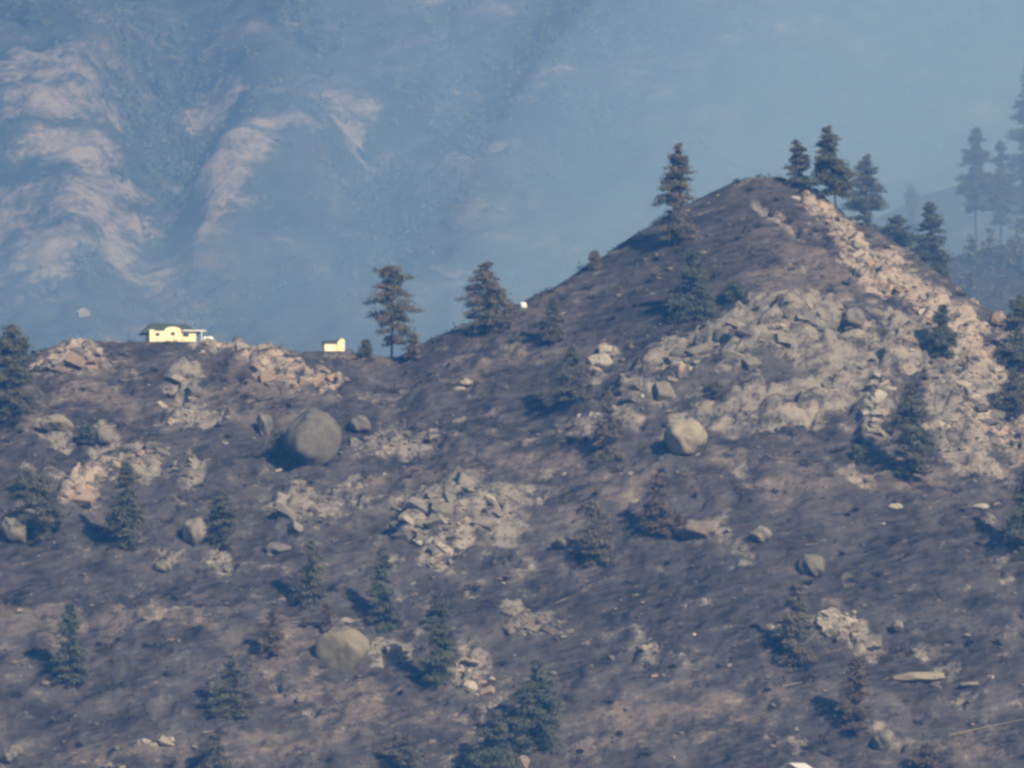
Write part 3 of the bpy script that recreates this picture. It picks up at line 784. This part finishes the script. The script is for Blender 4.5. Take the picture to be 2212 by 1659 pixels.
# --- on the skyline, left to right
tree(28, 905, 702, 100, 'dark pine cut by the left edge of the picture', M_OLIVE, bare=0.04, shape='fir', dens=1.2)
tree(846, 757, 578, 88, 'scorched pine with layered gaps on the crest right of the shed', M_SCORCH, bare=0.16, shape='column', gaps=0.5, dens=0.85)
tree(1050, 722, 568, 98, 'bushy scorched pine on the crest left of the white tank', M_SCORCH, bare=0.04, shape='pine', gaps=0.3)
tree(1458, 532, 310, 78, 'tall slender scorched pine on the left flank of the peak', M_SCORCH, bare=0.10, shape='fir', dens=1.1, lean=10)
tree(1728, 404, 305, 56, 'smaller dark pine beside the summit', M_OLIVE, bare=0.0, shape='fir', lean=-8)
tree(1806, 444, 275, 76, 'leaning pine just right of the summit', M_OLIVE, bare=0.16, shape='pine', lean=-18, dens=1.1)
tree(1874, 505, 335, 74, 'hazy pine behind the upper scree', M_OLIVE, bare=0.0, shape='pine', y=1885, dens=1.1)
tree(1938, 530, 468, 74, 'low round dark pine between two taller ones behind the scree', M_GREEN, bare=0.0, shape='pine', y=1865, dens=1.2)
tree(2008, 605, 438, 74, 'dense dark pine behind the right end of the scree', M_GREEN, bare=0.0, shape='fir', y=1850, dens=1.4)
tree(1285, 582, 546, 26, 'tiny faint pine on the long left ridge of the peak', M_SCORCH, bare=0.0, shape='fir')
tree(790, 772, 738, 26, 'tiny dark fir on the crest just right of the shed', M_GREEN, bare=0.0, shape='fir')
tree(893, 778, 722, 34, 'small leafless looking pine right of the layered crest pine', M_SCORCH, bare=0.05, shape='fir', dens=0.8)
tree(2036, 770, 662, 58, 'small dark pine on the scree near the right edge', M_GREEN, bare=0.0, shape='pine', dens=1.1)
tree(2200, 800, 640, 90, 'dark pine cut by the right edge beside the cream boulder', M_OLIVE, bare=0.0, shape='fir')
tree(2190, 900, 800, 70, 'dark shrubby pine at the right edge below the skyline', M_OLIVE, bare=0.0, shape='pine')
# --- deep in the smoke at right
tree(2112, 590, 276, 70, 'hazy tall pine with a long bare trunk behind the scree', M_OLIVE, bare=0.45, shape='pine', y=2060)
tree(2163, 600, 305, 62, 'second hazy bare-trunked pine, nearer the right edge', M_OLIVE, bare=0.40, shape='pine', y=2070)
tree(2222, 590, 130, 90, 'tallest hazy pine cut by the right edge in the smoke', M_OLIVE, bare=0.20, shape='pine', y=2090)
tree(1968, 560, 400, 40, 'faintest slim pine in the smoke left of the bare-trunked pair', M_OLIVE, bare=0.3, shape='slim', y=2250)
# --- on the peak and the hollow beside it
tree(1492, 690, 545, 86, 'greenish pine on the left face of the peak', M_GREEN, bare=0.0, shape='fir', dens=0.9)
tree(1196, 742, 648, 50, 'faint pine in the hollow at the foot of the peak', M_OLIVE, bare=0.05, shape='fir')
tree(1238, 868, 750, 66, 'dark pine in the hollow above the whitish stones', M_OLIVE, bare=0.0, shape='fir')
tree(1318, 992, 848, 64, 'scorched pine left of the round cream boulder', M_SCORCH, bare=0.0, shape='fir')
tree(1968, 1048, 832, 92, 'tall pine in front of the cream cliff on the right flank', M_OLIVE, bare=0.12, shape='pine', dens=1.2)
tree(1545, 860, 825, 40, 'low dark shrub at the foot of the dome', M_OLIVE, 'shrub', bare=0.0, shape='pine')
tree(1588, 645, 612, 46, 'low dark shrub high on the bare face of the peak', M_GREEN, 'shrub', bare=0.0, shape='pine')
tree(1850, 1000, 965, 40, 'low dark shrub left of the pine on the right flank', M_GREEN, 'shrub', bare=0.0, shape='pine')
# --- the lower slope
tree(1718, 1445, 1262, 74, 'lone pine beside the bright white rock pile', M_SCORCH, bare=0.06, shape='fir', dens=1.1)
tree(1420, 1158, 1028, 62, 'brownish pine above the low brown boulder', M_BROWN, bare=0.0, shape='fir')
tree(1283, 1222, 1085, 74, 'grey brown pine at the centre beside a boulder in its shadow', M_SCORCH, bare=0.0, shape='fir')
tree(946, 1482, 1282, 66, 'tall green pine right of the large pale boulder', M_GREEN, bare=0.04, shape='fir', dens=1.1)
tree(830, 1362, 1192, 60, 'green pine above the large pale boulder', M_GREEN, bare=0.0, shape='fir')
tree(672, 1302, 1168, 60, 'olive pine below the broad grey outcrop', M_OLIVE, bare=0.0, shape='fir', dens=0.9)
tree(500, 1548, 1418, 74, 'olive green pine in the lower left with a dark shadow', M_OLIVE, bare=0.0, shape='fir')
tree(150, 1475, 1305, 62, 'green topped pine in the lower left corner', M_GREEN, bare=0.03, shape='fir')
tree(1158, 1622, 1430, 100, 'largest green pine at the bottom centre', M_GREEN, bare=0.03, shape='pine', dens=1.2)
tree(1066, 1690, 1536, 92, 'green pine cut by the bottom edge at centre', M_GREEN, bare=0.0, shape='fir', dens=1.2)
tree(272, 1190, 1000, 74, 'olive pine in front of the pinkish spur', M_OLIVE, bare=0.05, shape='fir', dens=1.1)
tree(482, 1182, 1065, 66, 'dark pine growing behind the tall tan boulder', M_OLIVE, bare=0.0, shape='pine')
tree(90, 1165, 1030, 84, 'dark bushy pine right of the left edge boulder', M_OLIVE, bare=0.0, shape='pine')
tree(588, 1420, 1325, 40, 'thin brown pine in the lower left casting a long shadow', M_BROWN, bare=0.0, shape='fir')
tree(706, 1368, 1305, 30, 'small brown snag just above the large pale boulder', M_BROWN, bare=0.0, shape='fir')
tree(1852, 1585, 1425, 70, 'reddish brown dead pine at the lower right', M_BROWN, bare=0.0, shape='fir', dens=0.9)
tree(2216, 1210, 1015, 80, 'pine cut by the right edge with a long flat shadow', M_OLIVE, bare=0.02, shape='fir')
tree(462, 1690, 1590, 70, 'olive shrub at the bottom edge left of centre', M_OLIVE, 'shrub', bare=0.0, shape='pine')
tree(875, 1650, 1590, 60, 'low olive shrub near the bottom left of the green pines', M_OLIVE, 'shrub', bare=0.0, shape='pine')
tree(190, 962, 918, 34, 'dark shrub against the blocky grey boulder', M_GREEN, 'shrub', bare=0.0, shape='pine')
tree(605, 985, 935, 40, 'dark shrub at the shaded foot of the egg-shaped boulder', M_GREEN, 'shrub', bare=0.0, shape='pine')
tree(1468, 1158, 1115, 22, 'thin dark shrub against the low brown boulder', M_BROWN, 'shrub', bare=0.0, shape='fir')
tree(2000, 1660, 1610, 50, 'low brown shrub near the bottom right corner', M_BROWN, 'shrub', bare=0.0, shape='pine')
tree(60, 1080, 1020, 60, 'low olive shrub left of the pinkish spur', M_OLIVE, 'shrub', bare=0.0, shape='pine')
# --- on the far mountain
for (u, v, top, wd, lb) in [(682, 112, 24, 64, 'blurred dark pine high on the far mountain below the pale bench'), (928, 215, 120, 62, 'blurred pine on the open face of the far mountain'),
        (800, 360, 284, 44, 'faint pine right of the pale ribs on the far mountain'), (735, 385, 312, 36, 'faint slim pine left of its neighbour on the far mountain'),
        (1010, 300, 245, 50, 'very faint pine on the far mountain above the crest pines'), (60, 60, 0, 70, 'dark pine in the top left corner of the far mountain'),
        (340, 200, 150, 40, 'small faint pine in the gully of the far mountain'), (395, 330, 280, 36, 'faint pine beside the pale spur of the far mountain')]:
    tree(u, v, top, wd, lb, M_GREEN, bare=0.0, shape='fir', base=mount_at(u, v), dens=0.8)

mr = np.random.default_rng(77); n_ = 9000
mx_ = mr.uniform(-430, 430, n_); my_ = mr.uniform(3280, 4150, n_)
ii = np.clip(np.searchsorted(MX, mx_)-1, 0, len(MX)-2); jj = np.clip(np.searchsorted(MY, my_)-1, 0, len(MY)-2)
kp = mr.random(n_) < np.clip(0.30 + fbm(mx_, my_, 90, 3, 300)*1.8, 0, 1)*(1-0.8*mrock[jj, ii])
fp = np.stack([mx_, my_, MZ[jj, ii]], -1)[kp]
tag(tri_cloud('far_brush', fp, mr, 10, mr.uniform(1.5, 6.0, len(fp)), 2.2, M_GREEN, 0.9), 'dark brush speckling the far mountain', 'brush', kind='stuff')

fs = bpy.data.objects['far_spur'].data; fco = np.zeros(len(fs.vertices)*3, np.float32); fs.vertices.foreach_get('co', fco); fco = fco.reshape(-1, 3)
fco = fco[(fco[:, 1] > 1850) & (fco[:, 1] < 2030) & (fco[:, 0] > 60) & (fco[:, 0] < 260)]
fr_ = np.random.default_rng(5); fco = fco[fr_.random(len(fco)) < 0.30]
tag(tri_cloud('hazy_brush', fco, fr_, 16, fr_.uniform(1.2, 3.2, len(fco)), 0.9, M_GREEN, 1.0), 'dark brush on the hazy spur behind the right flank', 'brush', kind='stuff')

# uncounted far trees standing in bands on the mountain and on the hazy spur
def wood(name, pts, rng, hlo, hhi, per, mat, label):
    n = len(pts); hh = rng.uniform(hlo, hhi, n)
    t = rng.random((n, per))**1.3; ang = rng.uniform(0, 6.283, (n, per)); rad = (1-t)*0.20*hh[:, None]*np.sqrt(rng.random((n, per))) + 0.2
    c = np.stack([pts[:, 0:1] + np.cos(ang)*rad, pts[:, 1:2] + np.sin(ang)*rad, pts[:, 2:3] + (0.06+0.92*t)*hh[:, None]], -1).reshape(-1, 3)
    o = tri_cloud(name, c, rng, 2, 0.6, 1.5, mat, 0.5, 0.35)
    return tag(o, label, 'woods', kind='stuff')
wr = np.random.default_rng(91); n_ = 5200
wx_ = wr.uniform(-420, 430, n_); wy_ = wr.uniform(3290, 4140, n_)
ii = np.clip(np.searchsorted(MX, wx_)-1, 0, len(MX)-2); jj = np.clip(np.searchsorted(MY, wy_)-1, 0, len(MY)-2)
band = np.zeros(MZ.shape)
for e in [(60,50,110,60,25), (340,260,80,220,-12), (680,70,60,60,0), (930,180,60,80,-30), (800,330,90,70,0), (1250,120,150,70,10), (1000,330,70,60,0), (900,500,260,30,22), (1230,300,90,26,-20), (120,640,160,45,0), (2100,60,140,30,15), (1600,60,60,40,0), (1850,330,150,60,20)]:
    band = np.maximum(band, mell(*e, warp=0.6, soft=0.8))
kp = wr.random(n_) < (0.03 + 0.85*band[jj, ii])*(1-0.9*mrock[jj, ii])
wood('far_wood', np.stack([wx_, wy_, MZ[jj, ii]], -1)[kp], wr, 9, 24, 40, M_GREEN, 'bands of dark conifers on the far mountain dimmed by smoke')
fw = fco[wr.random(len(fco)) < 0.16]
wood('hazy_wood', fw, wr, 4, 11, 40, M_OLIVE, 'small conifers covering the hazy spur behind the right flank')

# ------------------------------------------------------------------ buildings
def house():
    root = empty('house', HOUSE_P, math.radians(12)); tag(root, 'cream house with arched front and dark roof on the crest', 'house')
    prof = [(-5.9, 0), (5.9, 0), (5.9, 3.0), (2.2, 3.0)] + [(2.2*math.cos(t), 3.0 + 1.15*math.sin(t)) for t in np.linspace(0.15, math.pi-0.15, 12)] + [(-2.2, 3.0), (-4.6, 3.0), (-4.9, 3.35), (-5.9, 3.35)]
    wall = MB().prism(prof, 0, 0.35).build('front_wall', M_CREAM, root)
    MB().box(-5.7, 5.7, 0.352, 7.5, 0, 2.95).build('side_walls', M_CREAM, root)
    MB().box(-6.3, 6.3, -0.25, 7.8, -1.6, -0.003).build('foundation', M_DARKROCK, root)
    # hip roof behind the parapet
    v = [(-7.6, 0.9, 2.5), (7.4, 0.9, 2.75), (7.4, 8.4, 2.75), (-7.6, 8.4, 2.5), (-5.0, 4.2, 5.3), (3.8, 4.2, 5.2)]
    mesh_obj('roof', v, [(0,1,5,4), (1,2,5), (2,3,4,5), (3,0,4), (0,3,2,1)], M_ROOF, root)
    for (x, wz, ww, wh) in [(-3.9, 1.75, 1.0, 0.75), (0.0, 1.95, 0.95, 0.8), (3.3, 1.70, 1.5, 0.8)]:
        win = MB().box(x-ww/2, x+ww/2, -0.03, -0.003, wz, wz+wh).build('window', M_GLASS, root)
        fr = MB()
        fr.box(x-ww/2-0.10, x-ww/2-0.002, -0.07, -0.003, wz-0.1, wz+wh+0.1).box(x+ww/2+0.002, x+ww/2+0.10, -0.07, -0.003, wz-0.1, wz+wh+0.1)
        fr.box(x-ww/2, x+ww/2, -0.07, -0.003, wz-0.1, wz-0.002).box(x-ww/2, x+ww/2, -0.07, -0.003, wz+wh+0.002, wz+wh+0.1)
        fr.build('window_frame', M_TRIM, win)
    MB().box(2.4, 8.3, -0.9, -0.04, 3.03, 3.32).build('porch_roof', M_TRIM, root)
    MB().box(7.1, 7.3, -0.85, -0.65, 0, 3.025).build('porch_post', M_TRIM, root)
house()

def capsule(mb, x0, x1, y, z, r):
    xs = [x0, x0+0.08*r, x0+0.35*r, x0+0.8*r, x1-0.8*r, x1-0.35*r, x1-0.08*r, x1]; rr = [0.05*r, 0.4*r, 0.75*r, r, r, 0.75*r, 0.4*r, 0.05*r]
    return mb.tube([(x, y, z) for x in xs], rr, 16)
tk = empty('gas_tank', HOUSE_P + Vector((8.9, -1.9, 0))); tag(tk, 'white gas tank on the ground at the right end of the house', 'tank')
capsule(MB(), -1.45, 1.45, 0, 0.85, 0.66).build('tank_body', M_WHITEPAINT, tk, True)
for x in (-0.8, 0.8): MB().box(x-0.12, x+0.12, -0.4, 0.4, -0.4, 0.32).build('leg', M_STEEL, tk)
MB().tube([(0, 0, 1.5), (0, 0, 1.68)], 0.2, 10).build('valve_cap', M_STEEL, tk)

sh = empty('shed', SHED_P, math.radians(14)); tag(sh, 'small cream shed with a taller right end on the crest', 'shed')
MB().box(-2.55, 0.75, 0, 2.6, -0.8, 2.15).build('low_wing', M_CREAM, sh)
MB().prism([(0.752, -0.8), (2.6, -0.8), (2.6, 2.9), (2.3, 3.35), (1.95, 3.5), (1.5, 3.3), (0.752, 2.5)], -0.25, 2.6).build('tall_end', M_CREAM, sh)
mesh_obj('roof', [(-2.8,-0.3,2.153), (0.74,-0.3,2.153), (0.74,1.3,3.1), (-2.4,1.3,3.0), (-2.8,2.9,2.153), (0.74,2.9,2.153)], [(0,1,2,3), (3,2,5,4), (0,3,4), (1,5,2), (0,4,5,1)], M_ROOF, sh)
mesh_obj('roof', [(0.70,-0.4,2.53), (1.45,-0.4,3.36), (1.95,-0.4,3.55), (2.35,-0.4,3.42), (0.70,2.8,2.53), (1.45,2.8,3.36), (1.95,2.8,3.55), (2.35,2.8,3.42)],
         [(0,1,5,4), (1,2,6,5), (2,3,7,6)], M_ROOF, sh).data.update()
MB().box(-1.6, -0.7, -0.03, -0.003, 0.0, 1.75).build('door', M_TRIM, sh)

wt = empty('water_tank', WTANK_P); tag(wt, 'white rounded water tank on the ridge left of the peak', 'tank')
xs = np.linspace(0, math.pi/2, 6)
MB().tube([(0, 0, -0.5), (0, 0, 0.9)] + [(0, 0, 0.9+0.75*math.sin(t)) for t in xs[1:]], [0.95, 0.95] + [max(0.03, 0.95*math.cos(t)) for t in xs[1:]], 20).build('tank_body', M_WHITEPAINT, wt, True)
MB().tube([(0, 0, 1.62), (0, 0, 1.78)], 0.22, 12).build('lid', M_STEEL, wt)
cr = empty('storage_crate', WTANK_P + Vector((-2.1, 0.3, 0))); tag(cr, 'dark crate standing left of the white water tank', 'crate')
MB().box(-0.85, 0.85, -0.6, 0.6, -0.4, 0.95).build('crate_box', M_STEEL, cr)
MB().box(-0.92, 0.92, -0.67, 0.67, 0.953, 1.08).build('lid', M_STEEL, cr)

# cabin whose roof corner shows at the bottom edge
cp = at_y(1735, 1660, CABIN_P.y); ridge_z = at_y(1748, 1648, CABIN_P.y)[2]
cb = empty('cabin', (at_y(1722, 1660, CABIN_P.y)[0], CABIN_P.y, CABIN_P.z), math.radians(-38)); tag(cb, 'cabin with pale metal roof peeking over the bottom edge', 'cabin')
rz = ridge_z - CABIN_P.z; ez = rz - 1.7
MB().prism([(-3.0, -1.5), (3.0, -1.5), (3.0, ez), (0, rz-0.15), (-3.0, ez)], -2.6, 2.6).build('walls', M_BEIGE, cb)
for sx in (-1, 1):
    MB().add([(0, -3.0, rz), (sx*3.5, -3.0, ez-0.13), (sx*3.5, 3.0, ez-0.13), (0, 3.0, rz), (0, -3.0, rz-0.12), (sx*3.5, -3.0, ez-0.25), (sx*3.5, 3.0, ez-0.25), (0, 3.0, rz-0.12)],
             [(0,1,2,3), (7,6,5,4), (0,4,5,1), (1,5,6,2), (2,6,7,3), (3,7,4,0)]).build('roof', M_PALEROOF, cb)

q = mount_at(182, 690)
dh = empty('far_cabin', q + np.array([0, 0, -0.5]), math.radians(20)); tag(dh, 'tiny pale cabin blurred by smoke at the foot of the far mountain', 'cabin')
MB().prism([(-2.8, -1), (2.8, -1), (2.8, 3.2), (0, 5.0), (-2.8, 3.2)], 0, 6).build('walls', M_WOOD, dh)
for sx in (-1, 1):
    MB().add([(0, -0.4, 5.2), (sx*3.3, -0.4, 3.0), (sx*3.3, 6.4, 3.0), (0, 6.4, 5.2), (0, -0.4, 5.03), (sx*3.3, -0.4, 2.83), (sx*3.3, 6.4, 2.83), (0, 6.4, 5.03)],
             [(0,1,2,3), (7,6,5,4), (0,4,5,1), (1,5,6,2), (2,6,7,3), (3,7,4,0)]).build('roof', M_PALEROOF, dh)

# ------------------------------------------------------------------ fallen grey logs
def fallen_log(u0, v0, u1, v1, label, r=0.22):
    a, b = on_hill(u0, v0), on_hill(u1, v1); n = 9
    ptsl = [a + (b-a)*k/(n-1) for k in range(n)]
    lift = max(0.0, min(0.6, np.mean([height(p[0], p[1]) - p[2] for p in ptsl]))) + r*0.4
    for p in ptsl: p[2] += lift
    o = MB().tube([Vector(p - a) for p in ptsl], [r*0.7*(1.1-0.7*k/(n-1)) for k in range(n)], 7).build('fallen_log', M_WOOD)
    o.location = a; tag(o, label, 'log', 'bleached logs lying on the slope')
fallen_log(2075, 1480, 2135, 1474, 'short pale log just right of the long pale ledge', 0.2)
fallen_log(1690, 1485, 1755, 1470, 'orange tan log left of the dead brown pine', 0.22)
fallen_log(1590, 1560, 1690, 1530, 'thin grey log rising right near the bottom', 0.18)
fallen_log(2050, 1590, 2212, 1555, 'long thin log running to the right edge near the bottom', 0.2)
fallen_log(1740, 1182, 1800, 1180, 'short pale log left of the yellowish boulder', 0.18)
fallen_log(1200, 1305, 1270, 1275, 'thin pale log on the dark slope at centre', 0.18)
fallen_log(1270, 1270, 1330, 1245, 'second thin log in line with the one at centre', 0.16)
fallen_log(440, 1590, 530, 1572, 'pale log among the stones at the bottom left', 0.2)
fallen_log(1090, 1240, 1190, 1228, 'thin grey log below the largest outcrop', 0.16)
fallen_log(560, 1345, 680, 1330, 'thin tan log above the large pale boulder', 0.15)
